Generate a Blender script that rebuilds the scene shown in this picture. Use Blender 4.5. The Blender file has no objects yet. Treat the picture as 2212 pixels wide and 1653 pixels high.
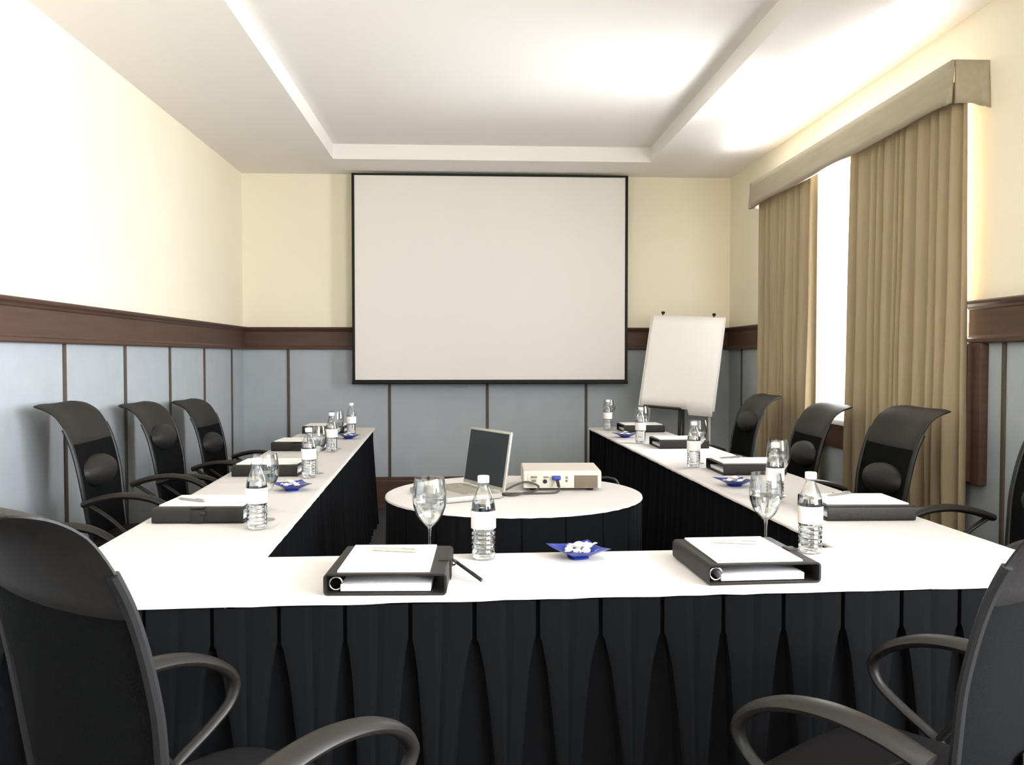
import bpy, bmesh, math, random
from mathutils import Vector, Matrix
from mathutils.geometry import tessellate_polygon
R = math.radians
PI = math.pi
rnd = random.Random(7)
sc = bpy.context.scene
COL = sc.collection

# ------------------------------------------------------------------ materials
def lin(c):
    return tuple(((v/255)/12.92 if v/255 <= .04045 else ((v/255+.055)/1.055)**2.4) for v in c) + (1,)

def mat(name, rgb, rough=.6, metal=0.0, spec=.5, noise=None, bump=None, sheen=0, trans=0, ior=1.45, coat=0):
    m = bpy.data.materials.new(name); m.use_nodes = True
    nt = m.node_tree; b = nt.nodes['Principled BSDF']
    b.inputs['Base Color'].default_value = lin(rgb)
    b.inputs['Roughness'].default_value = rough
    b.inputs['Metallic'].default_value = metal
    b.inputs['Specular IOR Level'].default_value = spec
    b.inputs['IOR'].default_value = ior
    b.inputs['Transmission Weight'].default_value = trans
    b.inputs['Sheen Weight'].default_value = sheen
    b.inputs['Coat Weight'].default_value = coat
    tc = nt.nodes.new('ShaderNodeTexCoord')
    if noise:                                   # (scale vector, second colour, detail)
        sv, c2, det = noise
        mp = nt.nodes.new('ShaderNodeMapping'); mp.inputs['Scale'].default_value = sv
        nt.links.new(tc.outputs['Object'], mp.inputs['Vector'])
        n = nt.nodes.new('ShaderNodeTexNoise'); n.inputs['Scale'].default_value = 1; n.inputs['Detail'].default_value = det
        nt.links.new(mp.outputs['Vector'], n.inputs['Vector'])
        r = nt.nodes.new('ShaderNodeValToRGB')
        r.color_ramp.elements[0].position = .3; r.color_ramp.elements[1].position = .7
        r.color_ramp.elements[0].color = lin(rgb); r.color_ramp.elements[1].color = lin(c2)
        nt.links.new(n.outputs['Fac'], r.inputs['Fac']); nt.links.new(r.outputs['Color'], b.inputs['Base Color'])
    if bump:                                    # (scale vector, strength)
        sv, st = bump
        mp = nt.nodes.new('ShaderNodeMapping'); mp.inputs['Scale'].default_value = sv
        nt.links.new(tc.outputs['Object'], mp.inputs['Vector'])
        n = nt.nodes.new('ShaderNodeTexNoise'); n.inputs['Scale'].default_value = 1; n.inputs['Detail'].default_value = 3
        nt.links.new(mp.outputs['Vector'], n.inputs['Vector'])
        bp = nt.nodes.new('ShaderNodeBump'); bp.inputs['Strength'].default_value = st; bp.inputs['Distance'].default_value = .01
        nt.links.new(n.outputs['Fac'], bp.inputs['Height']); nt.links.new(bp.outputs['Normal'], b.inputs['Normal'])
    return m

def clear_mat(name, tint=(1, 1, 1), rim=.9, base=.06, rough=.02):
    """thin clear wall: see-through face on, reflecting at the rim"""
    m = bpy.data.materials.new(name); m.use_nodes = True
    nt = m.node_tree; nt.nodes.clear()
    out = nt.nodes.new('ShaderNodeOutputMaterial')
    t = nt.nodes.new('ShaderNodeBsdfTransparent'); t.inputs['Color'].default_value = tint + (1,)
    g = nt.nodes.new('ShaderNodeBsdfGlossy'); g.inputs['Roughness'].default_value = rough
    lw = nt.nodes.new('ShaderNodeLayerWeight'); lw.inputs['Blend'].default_value = .35
    mr = nt.nodes.new('ShaderNodeMapRange'); mr.inputs['To Min'].default_value = base; mr.inputs['To Max'].default_value = rim
    nt.links.new(lw.outputs['Facing'], mr.inputs['Value'])
    mx = nt.nodes.new('ShaderNodeMixShader')
    nt.links.new(mr.outputs['Result'], mx.inputs['Fac']); nt.links.new(t.outputs[0], mx.inputs[1]); nt.links.new(g.outputs[0], mx.inputs[2])
    nt.links.new(mx.outputs[0], out.inputs['Surface'])
    return m

M = {}
M['cream'] = mat('cream_paint', (240, 231, 210), .8, spec=.2, noise=((1.5, 1.5, 1.5), (243, 235, 215), 4), bump=((90, 90, 90), .03))
M['ceil'] = mat('ceiling_paint', (238, 234, 228), .85, spec=.15, bump=((60, 60, 60), .02))
M['blue'] = mat('blue_grey_panel', (168, 175, 181), .85, spec=.15, noise=((9, 9, 9), (173, 180, 186), 6), bump=((220, 220, 220), .05))
M['wood'] = mat('dark_wood', (76, 56, 47), .5, spec=.3, noise=((3, 3, 40), (88, 65, 55), 5))
M['strip'] = mat('panel_strip', (84, 74, 64), .6, spec=.3)
M['carpet'] = mat('carpet', (52, 50, 50), .95, spec=.05, noise=((160, 160, 160), (96, 93, 92), 4), bump=((200, 200, 200), .5))
M['cloth'] = mat('white_cloth', (204, 201, 199), .9, spec=.08, noise=((5, 5, 5), (208, 205, 203), 3), bump=((14, 14, 14), .05))
M['skirt'] = mat('black_skirt', (14, 15, 17), .9, spec=.08, bump=((300, 300, 300), .06))
M['curtain'] = mat('tan_curtain', (164, 147, 119), .85, spec=.1, noise=((6, 60, 1.5), (171, 154, 127), 4), bump=((300, 300, 40), .08))
M['cornice'] = mat('pelmet_fabric', (166, 155, 136), .85, spec=.1, noise=((40, 4, 40), (172, 161, 142), 3), bump=((250, 250, 250), .06))
M['screen'] = mat('screen_vinyl', (232, 228, 222), .7, spec=.2)
M['black'] = mat('black_border', (26, 26, 24), .6, spec=.3)
M['leather'] = mat('chair_leather', (27, 25, 24), .55, spec=.4, bump=((120, 120, 120), .08))
M['seat'] = mat('chair_seat_fabric', (22, 21, 22), .85, spec=.15, bump=((260, 260, 260), .1))
M['arm'] = mat('arm_plastic', (32, 29, 27), .45, spec=.35)
M['chrome'] = mat('chrome', (190, 190, 192), .2, 1.0)
M['plastic'] = mat('black_plastic', (28, 28, 29), .45, spec=.4)
M['binder'] = mat('binder_leatherette', (29, 25, 23), .5, spec=.4, bump=((150, 150, 150), .1))
M['paper'] = mat('paper', (246, 244, 240), .8, spec=.1)
M['bond'] = mat('page_block', (235, 234, 240), .8, spec=.1, noise=((4, 4, 900), (205, 204, 214), 2))
M['cap'] = mat('white_cap', (246, 245, 244), .4, spec=.4)
M['label'] = mat('paper_label', (247, 243, 243), .6, spec=.2, noise=((2, 2, 120), (244, 230, 230), 2))
M['bottle'] = clear_mat('clear_plastic', (.97, .98, .99), .85, .08, .05)
M['glass'] = clear_mat('clear_glass', (.97, .98, .98), .95, .05, .01)
M['pane'] = clear_mat('window_glass', (.96, .98, .98), .6, .03, .0)
M['water'] = mat('water', (250, 252, 253), .0, trans=1.0, ior=1.33)
M['dish'] = mat('blue_glass', (40, 62, 170), .08, spec=.6, trans=.45, ior=1.45)
M['mint'] = mat('mint_wrapper', (240, 238, 234), .3, spec=.6, bump=((300, 300, 300), .4))
M['silver'] = mat('silver_plastic', (196, 192, 180), .4, spec=.5)
M['lid'] = mat('laptop_case', (178, 176, 168), .35, metal=.3, spec=.5)
M['lcd'] = mat('dark_display', (38, 42, 46), .3, spec=.4)
M['key'] = mat('laptop_keys', (150, 146, 134), .6, spec=.3)
M['beige'] = mat('projector_case', (204, 197, 186), .5, spec=.4)
M['grille'] = mat('vent_grille', (120, 108, 92), .6, spec=.3)
M['blueplug'] = mat('blue_plug', (52, 66, 150), .45, spec=.4)
M['cable'] = mat('grey_cable', (72, 69, 64), .55, spec=.3)
M['pen'] = mat('silver_pen', (176, 172, 166), .3, metal=.6)
M['white'] = mat('white_board', (232, 228, 222), .5, spec=.3)
M['ledge'] = mat('white_window_frame', (236, 234, 230), .5, spec=.3)
M['felt'] = mat('table_board', (120, 90, 60), .6)

def mesh_mat():
    m = mat('chair_mesh', (12, 13, 14), .9, spec=.08)
    nt = m.node_tree; b = nt.nodes['Principled BSDF']; out = nt.nodes['Material Output']
    t = nt.nodes.new('ShaderNodeBsdfTransparent'); mx = nt.nodes.new('ShaderNodeMixShader')
    tc = nt.nodes.new('ShaderNodeTexCoord'); v = nt.nodes.new('ShaderNodeTexVoronoi'); v.inputs['Scale'].default_value = 330
    r = nt.nodes.new('ShaderNodeValToRGB'); r.color_ramp.elements[0].position = .10; r.color_ramp.elements[0].color = (.22, .22, .22, 1)
    r.color_ramp.elements[1].position = .4; r.color_ramp.elements[1].color = (0, 0, 0, 1)
    nt.links.new(tc.outputs['Object'], v.inputs['Vector']); nt.links.new(v.outputs['Distance'], r.inputs['Fac'])
    nt.links.new(r.outputs['Color'], mx.inputs['Fac']); nt.links.new(b.outputs[0], mx.inputs[1]); nt.links.new(t.outputs[0], mx.inputs[2])
    nt.links.new(mx.outputs[0], out.inputs['Surface'])
    return m
M['mesh'] = mesh_mat()

# ------------------------------------------------------------------ mesh building
class MB:
    def __init__(s):
        s.v = []; s.f = []; s.mi = []; s.sm = []
    def add(s, vs, fs, mi=0, smooth=False, T=None):
        o = len(s.v)
        s.v += [tuple(T @ Vector(p)) if T else tuple(p) for p in vs]
        for f in fs:
            s.f.append([i+o for i in f]); s.mi.append(mi); s.sm.append(smooth)
    def box(s, c, size, bev=0.0, mi=0, T=None, seg=2):
        bm = bmesh.new(); bmesh.ops.create_cube(bm, size=1)
        for v in bm.verts:
            v.co = Vector((v.co.x*size[0]+c[0], v.co.y*size[1]+c[1], v.co.z*size[2]+c[2]))
        if bev > 0:
            bmesh.ops.bevel(bm, geom=bm.edges[:], offset=bev, segments=seg, affect='EDGES', profile=.5)
        s.bm(bm, mi, bev > 0, T)
    def bm(s, bm, mi=0, smooth=False, T=None):
        bm.verts.index_update()
        s.add([v.co.copy() for v in bm.verts], [[v.index for v in f.verts] for f in bm.faces], mi, smooth, T)
        bm.free()
    def lathe(s, prof, seg=32, mi=0, T=None, cap=(True, True)):
        vs = []; fs = []
        for r, z in prof:
            for k in range(seg):
                a = 2*PI*k/seg; vs.append((r*math.cos(a), r*math.sin(a), z))
        n = len(prof)
        for i in range(n-1):
            for k in range(seg):
                k2 = (k+1) % seg
                fs.append((i*seg+k, i*seg+k2, (i+1)*seg+k2, (i+1)*seg+k))
        if cap[0]: fs.append(tuple(range(seg-1, -1, -1)))
        if cap[1]: fs.append(tuple((n-1)*seg+k for k in range(seg)))
        s.add(vs, fs, mi, True, T)
    def tube(s, pts, rad, seg=10, mi=0, T=None, closed=False, sub=6, sec=None):
        """round or oval tube along a smooth curve; sec = (side axis) makes rad a list of (half width, half thickness)"""
        P = [Vector(p) for p in pts]
        W = rad if isinstance(rad, list) else [rad]*len(P)
        W = [w if isinstance(w, tuple) else (w, w) for w in W]
        n = len(P); Q = []; QW = []
        rng = n if closed else n-1
        for i in range(rng):
            g = lambda k: P[k % n] if closed else P[max(0, min(n-1, k))]
            p0, p1, p2, p3 = g(i-1), g(i), g(i+1), g(i+2)
            w1, w2 = W[i % n], W[(i+1) % n]
            for j in range(sub):
                t = j/sub
                Q.append(.5*((2*p1)+(-p0+p2)*t+(2*p0-5*p1+4*p2-p3)*t*t+(-p0+3*p1-3*p2+p3)*t**3))
                QW.append((w1[0]*(1-t)+w2[0]*t, w1[1]*(1-t)+w2[1]*t))
        if not closed:
            Q.append(P[-1]); QW.append(W[-1])
        m = len(Q); vs = []; fs = []
        prev = None
        for i, q in enumerate(Q):
            a = Q[(i-1) % m] if closed or i > 0 else q
            b = Q[(i+1) % m] if closed or i < m-1 else q
            d = (b-a).normalized()
            if sec is not None:
                u = Vector(sec)
            else:
                u = prev if prev is not None else (Vector((0, 0, 1)) if abs(d.z) < .9 else Vector((1, 0, 0)))
            u = (u - d*u.dot(d)).normalized(); prev = u
            w = d.cross(u)
            for k in range(seg):
                t = 2*PI*k/seg
                vs.append(q+u*math.cos(t)*QW[i][0]+w*math.sin(t)*QW[i][1])
        for i in range(m if closed else m-1):
            i2 = (i+1) % m
            for k in range(seg):
                k2 = (k+1) % seg
                fs.append((i*seg+k, i*seg+k2, i2*seg+k2, i2*seg+k))
        if not closed:
            fs.append(tuple(range(seg-1, -1, -1))); fs.append(tuple((m-1)*seg+k for k in range(seg)))
        s.add(vs, fs, mi, True, T)
    def grid(s, fn, nu, nv, mi=0, smooth=True, closed_u=False, T=None):
        vs = [fn(i/(nu if closed_u else nu-1), j/(nv-1)) for j in range(nv) for i in range(nu)]
        fs = []
        for j in range(nv-1):
            for i in range(nu if closed_u else nu-1):
                i2 = (i+1) % nu
                fs.append((j*nu+i, j*nu+i2, (j+1)*nu+i2, (j+1)*nu+i))
        s.add(vs, fs, mi, smooth, T)
    def ellipsoid(s, c, r, T=None, mi=0, seg=20, p=1.0):
        prof = []
        n = 12
        vs = []; fs = []
        for i in range(n+1):
            a = -PI/2+PI*i/n
            for k in range(seg):
                t = 2*PI*k/seg
                cc = max(0, math.cos(a))
                vs.append((c[0]+r[0]*cc*math.cos(t), c[1]+r[1]*math.copysign(abs(math.sin(a))**p, math.sin(a)) if False else c[1]+r[1]*cc*math.sin(t), c[2]+r[2]*math.sin(a)))
        for i in range(n):
            for k in range(seg):
                k2 = (k+1) % seg
                fs.append((i*seg+k, i*seg+k2, (i+1)*seg+k2, (i+1)*seg+k))
        s.add(vs, fs, mi, True, T)
    def build(s, name, m, parent=None, label=None):
        me = bpy.data.meshes.new(name)
        me.from_pydata(s.v, [], s.f)
        for x in (m if isinstance(m, (list, tuple)) else [m]): me.materials.append(x)
        me.polygons.foreach_set('material_index', s.mi)
        me.polygons.foreach_set('use_smooth', s.sm)
        me.update()
        o = bpy.data.objects.new(name, me); COL.objects.link(o)
        if parent is not None: o.parent = parent
        if label: o['label'] = label
        # heal poles and fix facing
        bm = bmesh.new(); bm.from_mesh(me)
        bmesh.ops.remove_doubles(bm, verts=bm.verts[:], dist=1e-5)
        bmesh.ops.recalc_face_normals(bm, faces=bm.faces[:])
        for e in bm.edges:
            if len(e.link_faces) == 2 and e.calc_face_angle(0) > R(40): e.smooth = False
        bm.to_mesh(me); bm.free()
        return o

def tag(o, label, cat, group=None):
    o['label'] = label; o['category'] = cat
    if group: o['group'] = group
    return o
def thing(name, label, cat, loc=(0, 0, 0), rz=0, group=None):
    o = bpy.data.objects.new(name, None); COL.objects.link(o)
    o.empty_display_size = .05
    o.location = loc; o.rotation_euler = (0, 0, rz)
    return tag(o, label, cat, group)
def struct(o):
    o['kind'] = 'structure'; return o
def dup(root, loc, rz, label, group=None):
    r = root.copy(); COL.objects.link(r); r.location = loc; r.rotation_euler = (0, 0, rz); r['label'] = label
    if group: r['group'] = group
    for ch in list(root.children):
        c = ch.copy(); COL.objects.link(c); c.parent = r
        for g in list(ch.children):
            d = g.copy(); COL.objects.link(d); d.parent = c
    return r

# ------------------------------------------------------------------ the room
XL, XR, YB, YF, ZC = -1.89, 2.25, 7.5, -2.4, 2.83
ZR0, ZR1 = 1.358, 1.545      # dado rail, bottom and top
WT = .2
def wall(name, boxes):
    m = MB()
    for (x0, x1, y0, y1, z0, z1) in boxes:
        for a, b, mi in ((z0, min(z1, 1.45), 1), (max(z0, 1.45), z1, 0)):
            if b > a: m.box(((x0+x1)/2, (y0+y1)/2, (a+b)/2), (x1-x0, y1-y0, b-a), mi=mi)
    return struct(m.build(name, [M['cream'], M['blue']]))
ZT = 3.05
wall('wall_left', [(XL-WT, XL, YF-WT, YB+WT, 0, ZT)])
wall('wall_back', [(XL, XR, YB, YB+WT, 0, ZT)])
WY0, WY1, WZ0, WZ1 = 3.87, 6.30, .905, 2.56
VY0, VY1, VZ0, VZ1 = -2.0, 1.5, .905, 2.50
wall('wall_right', [(XR, XR+WT, YF-WT, VY0, 0, ZT), (XR, XR+WT, VY1, WY0, 0, ZT), (XR, XR+WT, WY1, YB+WT, 0, ZT),
                    (XR, XR+WT, WY0, WY1, 0, WZ0), (XR, XR+WT, WY0, WY1, WZ1, ZT),
                    (XR, XR+WT, VY0, VY1, 0, VZ0), (XR, XR+WT, VY0, VY1, VZ1, ZT)])
wall('wall_front', [(XL, XR, YF-WT, YF, 0, ZT)])
m = MB(); m.box(((XL+XR)/2, (YB+YF)/2, -.05), (XR-XL+2*WT, YB-YF+2*WT, .1)); struct(m.build('floor', M['carpet']))

# ceiling: flat border with a raised tray
TX0, TX1, TY0, TY1, TZ = -1.045, 1.435, -1.3, 6.92, 2.945
m = MB()
for (x0, x1, y0, y1) in ((XL, TX0, YF, YB), (TX1, XR, YF, YB), (TX0, TX1, YF, TY0), (TX0, TX1, TY1, YB)):
    m.box(((x0+x1)/2, (y0+y1)/2, (ZC+TZ+.1)/2), (x1-x0, y1-y0, TZ+.1-ZC))
m.box(((TX0+TX1)/2, (TY0+TY1)/2, TZ+.05), (TX1-TX0, TY1-TY0, .1))
struct(m.build('ceiling', M['ceil']))

def rail_profile():
    # (out, z) of the moulded dado rail
    return [(0, ZR0), (.030, ZR0), (.036, ZR0+.006), (.036, ZR0+.020), (.026, ZR0+.026), (.022, ZR0+.034), (.022, ZR1-.040),
            (.028, ZR1-.036), (.034, ZR1-.026), (.046, ZR1-.016), (.050, ZR1-.006), (.046, ZR1), (0, ZR1)]
def extrude(prof, p0, p1, nrm):
    """a moulding: profile (out, z) run from p0 to p1 in plan"""
    m = MB(); n = len(prof)
    vs = [(p0[0]+nrm[0]*o, p0[1]+nrm[1]*o, z) for o, z in prof]+[(p1[0]+nrm[0]*o, p1[1]+nrm[1]*o, z) for o, z in prof]
    fs = [(i, (i+1) % n, n+(i+1) % n, n+i) for i in range(n)]+[tuple(range(n)), tuple(range(2*n-1, n-1, -1))]
    m.add(vs, fs); return m
CY0, CY1 = 3.70, 6.44        # window casing, outer edges
runs = [('left', (XL, YF), (XL, YB), (1, 0)), ('back', (XL, YB), (XR, YB), (0, -1)),
        ('right', (XR, YF), (XR, VY0-.06), (-1, 0)), ('right', (XR, VY1+.06), (XR, CY0+.12), (-1, 0)), ('right', (XR, CY1-.12), (XR, YB), (-1, 0))]
nt_ = [0]
def trim(m, material):
    nt_[0] += 1
    return struct(m.build('trim_%d' % nt_[0], material))
for side, a, b, nr in runs: trim(extrude(rail_profile(), a, b, nr), M['wood'])
base_prof = [(0, 0), (.022, 0), (.022, .235), (.016, .25), (.016, .265), (.008, .275), (0, .275)]
for side, a, b, nr in (('left', (XL, YF), (XL, YB), (1, 0)), ('back', (XL, YB), (XR, YB), (0, -1)), ('right', (XR, YF), (XR, YB), (-1, 0))):
    struct(extrude(base_prof, a, b, nr).build('baseboard_'+side, M['wood']))
# thin vertical strips between the blue panels
for k in range(-1, 6):
    y = 4.21+.727*(k-1)
    m = MB(); m.box((XL+.005, y, (ZR0+.275)/2), (.010, .024, ZR0-.275), .003); trim(m, M['strip'])
for x in (-1.515, -.668, .161, 1.007, 1.85):
    m = MB(); m.box((x, YB-.005, (ZR0+.275)/2), (.022, .010, ZR0-.275), .003); trim(m, M['strip'])
for y in (7.14, 3.585, 2.85):
    m = MB(); m.box((XR-.005, y, (ZR0+.275)/2), (.010, .024, ZR0-.275), .003); trim(m, M['strip'])
# dark wood casing round the lower part of the window, with its apron
for y0, y1 in ((CY0, CY0+.115), (CY1-.115, CY1)):
    m = MB(); m.box((XR-.02, (y0+y1)/2, (.735+ZR0)/2), (.04, y1-y0, ZR0-.735), .006)
    m.box((XR-.045, (y0+y1)/2+(.03 if y0 < 5 else -.03), (.745+ZR0)/2), (.03, .05, ZR0-.745), .006); trim(m, M['wood'])
m = MB(); m.box((XR-.014, (CY0+CY1)/2, .82), (.028, CY1-CY0-.232, .15), .006); trim(m, M['wood'])

# windows on the right wall
def window(name, label, y0, y1, z0, z1):
    w = struct(thing(name, label, 'window', (XR, (y0+y1)/2, z0)))
    hw = (y1-y0)/2; hh = z1-z0
    m = MB()
    for y in (-hw+.03, 0, hw-.03): m.box((.12, y, hh/2), (.06, .06, hh), .006)
    for z in (.03, hh-.03): m.box((.12, 0, z), (.058, 2*hw, .06), .006)
    m.build('window_frame', M['ledge'], w)
    m = MB(); m.box((.12, 0, hh/2), (.006, 2*hw-.06, hh-.06)); m.build('pane', M['pane'], w)
    m = MB(); m.box((.065, 0, .012), (.17, 2*hw-.004, .024), .008); m.box((-.035, 0, .004), (.07, 2*hw+.06, .035), .010)
    m.build('window_sill', M['ledge'], w)
window('window_1', 'bright window behind the tan curtains', WY0, WY1, WZ0, WZ1)
window('window_2', 'second window on the right wall beside the camera', VY0, VY1, VZ0, VZ1)

# ------------------------------------------------------------------ curtains and pelmet
def curtain(y0, y1, seed, label, zt=2.50, drift=0):
    r = random.Random(seed)
    n = 12 if y1-y0 > 1.08 else 9
    ws = [r.uniform(.45, 1.8) for _ in range(n)]; tot = sum(ws); ed = [0]
    for q in ws: ed.append(ed[-1]+q/tot)
    amp = [r.uniform(.6, 1.15) for _ in range(n)]; ph = [r.uniform(-.25, .25) for _ in range(n)]; tw = [r.uniform(-.02, .02) for _ in range(n)]
    xm = XR-.105
    m = MB()
    NU, NV = n*14+1, 40
    def fn(u, v):
        k = min(n-1, int(u*n)); t = u*n-k
        uu = ed[k]+(ed[k+1]-ed[k])*t
        z = .02+(zt-.02)*v
        fall = 1-v
        a = amp[k]*(1-t)+amp[(k+1) % n]*t
        A = .030+.028*min(1, fall*1.6)
        s = math.sin(2*PI*t+ph[k]*math.sin(PI*t)*2)
        s = math.copysign(abs(s)**.8, s)
        y = y0+(y1-y0)*uu+tw[k]*fall*math.sin(PI*t)+drift*fall*uu
        x = xm+A*a*s*.8+.008*math.sin(5*z+k)*fall*math.sin(2*PI*uu*3)
        return (x, y, z)
    m.grid(fn, NU, NV)
    o = m.build('curtain', M['curtain'])
    s = o.modifiers.new('thick', 'SOLIDIFY'); s.thickness = .003; s.offset = 0
    return tag(o, label, 'curtain', 'tan window curtains')
curtain(3.742, 4.84, 3, 'wide floor-length tan curtain nearer the camera, behind the largest right-hand chair')
curtain(5.34, 6.40, 8, 'tan curtain at the far end of the window, nearer the flip chart', drift=-.06)

PY0, PY1, PX = 3.72, 6.44, XR-.165
pel = thing('pelmet', 'taupe fabric covered box pelmet over the curtains on the right wall', 'pelmet', (XR, (PY0+PY1)/2, 2.39))
pw = (PY1-PY0)/2
m = MB()
def pf(u, v):
    y = -pw+2*pw*u; fl = (1-v)*.010*(1+math.sin(u*31)*.3)
    return (-.160-fl, y, .185*v+(.004*math.sin(u*17) if v < .01 else 0))
m.grid(pf, 60, 6)
o = m.build('front_panel', M['cornice'], pel); s = o.modifiers.new('t', 'SOLIDIFY'); s.thickness = .012; s.offset = 1
for sgn in (-1, 1):
    m = MB()
    def ps(u, v, sgn=sgn):
        fl = (1-v)*.016
        return (-.158+.150*u, sgn*(pw+.004+fl*math.sin(PI*min(1, u*1.2))**2*.4+(fl*.8 if u > .8 else 0)), .185*v-(.020*max(0, u-.55)/.45 if v < .01 else 0))
    m.grid(ps, 14, 6)
    o = m.build('side_panel', M['cornice'], pel); s = o.modifiers.new('t', 'SOLIDIFY'); s.thickness = .010
    m = MB()                                       # the folded pleat at the corner
    m.add([(-.168, sgn*(pw-.03), .182), (-.168, sgn*(pw+.004), .182), (-.186, sgn*(pw-.002), 0), (-.180, sgn*(pw-.045), -.002)], [(0, 1, 2, 3)])
    m.build('corner_pleat', M['cornice'], pel).modifiers.new('t', 'SOLIDIFY').thickness = .004

# ------------------------------------------------------------------ projection screen
SX0, SX1, SZ0, SZ1, SY = -.962, 1.338, 1.083, 2.812, YB-.14
scr = thing('projection_screen', 'large blank white projection screen with black borders on the far wall', 'projection screen', ((SX0+SX1)/2, SY, SZ0))
sw, sh = (SX1-SX0)/2, SZ1-SZ0
m = MB(); m.box((0, .004, sh/2), (2*sw-.02, .006, sh-.02)); m.build('screen_surface', M['screen'], scr)
m = MB()
m.box((-sw+.011, 0, sh/2), (.022, .016, sh), .002); m.box((sw-.011, 0, sh/2), (.022, .016, sh), .002)
m.box((0, 0, sh-.008), (2*sw, .0155, .016), .002); m.box((0, 0, .011), (2*sw, .0155, .022), .002)
m.build('border', M['black'], scr)
m = MB(); m.tube([(-sw-.004, 0, -.004), (sw+.004, 0, -.004)], .011, 10, sub=1); m.build('bottom_bar', M['black'], scr)
for sgn in (-1, 1):
    for z in (.2, sh-.12):
        m = MB(); m.box((sgn*(sw-.25), .073, z), (.05, .132, .03), .004); m.build('wall_bracket', M['black'], scr)

# ------------------------------------------------------------------ tables
TH = .75
# plan corners of the U (inner/outer), slightly turned in the room
U = [(-1.035, 1.962), (1.556, 2.078), (1.425, 6.80), (.930, 6.74), (1.061, 2.464), (-.570, 2.420), (-.730, 6.83), (-1.225, 6.85)]
def offset_poly(P, d):
    n = len(P); out = []
    for i in range(n):
        a, b, c = Vector(P[i-1]), Vector(P[i]), Vector(P[(i+1) % n])
        n1 = Vector(((b-a).y, -(b-a).x)).normalized(); n2 = Vector(((c-b).y, -(c-b).x)).normalized()
        k = (n1+n2); k = k/(k.dot(n1))
        out.append(b+k*d)
    return out
def densify(P, step=.04):
    out = []
    for i in range(len(P)):
        a, b = Vector(P[i]), Vector(P[(i+1) % len(P)])
        k = max(1, int((b-a).length/step))
        out += [a.lerp(b, j/k) for j in range(k)]
    return out
def cloth_mesh(P, z, dense=None):
    m = MB(); r = random.Random(2)
    rings = [(-.002, 0), (.007, -.0008), (.0105, -.0025), (.012, -.0055), (.012, -.0085)]
    vs = []; nring = 0
    wob = None
    for d, dz in rings:
        Q = densify(offset_poly(P, d), .05) if dense is None else dense(d)
        if wob is None: wob = [r.uniform(-1, 1) for _ in Q]
        N = min(len(Q), len(wob)) if nring == 0 else nring
        nring = N
        # same count on each ring: re-sample
        L = [Vector(q) for q in Q]
        vs += [(L[int(i*len(L)/N)].x, L[int(i*len(L)/N)].y, z+dz-(.0025*abs(wob[i]) if dz < -.008 else 0)) for i in range(N)]
    fs = []
    for k in range(len(rings)-1):
        for i in range(nring):
            j = (i+1) % nring
            fs.append((k*nring+i, k*nring+j, (k+1)*nring+j, (k+1)*nring+i))
    top = [Vector(v) for v in vs[:nring]]
    m.add(top, [tuple(t) for t in tessellate_polygon([[Vector((v.x, v.y, 0)) for v in top]])], 0, False)
    m.add(vs, fs, 0, True)
    return m
# densify differently per ring would shear the mesh, so step counts are fixed from the un-offset outline
def ring_fixed(P, d):
    Q = offset_poly(P, d); out = []
    for i in range(len(P)):
        a, b = Vector(P[i]), Vector(P[(i+1) % len(P)])
        k = max(1, int((b-a).length/.05)); A, B = Q[i], Q[(i+1) % len(P)]
        out += [A.lerp(B, j/k) for j in range(k)]
    return out
o = cloth_mesh(U, TH, lambda d: ring_fixed(U, d)).build('tablecloth', M['cloth'])
tag(o, 'long white cloth covering the three runs of the U-shaped meeting table', 'tablecloth')

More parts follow.
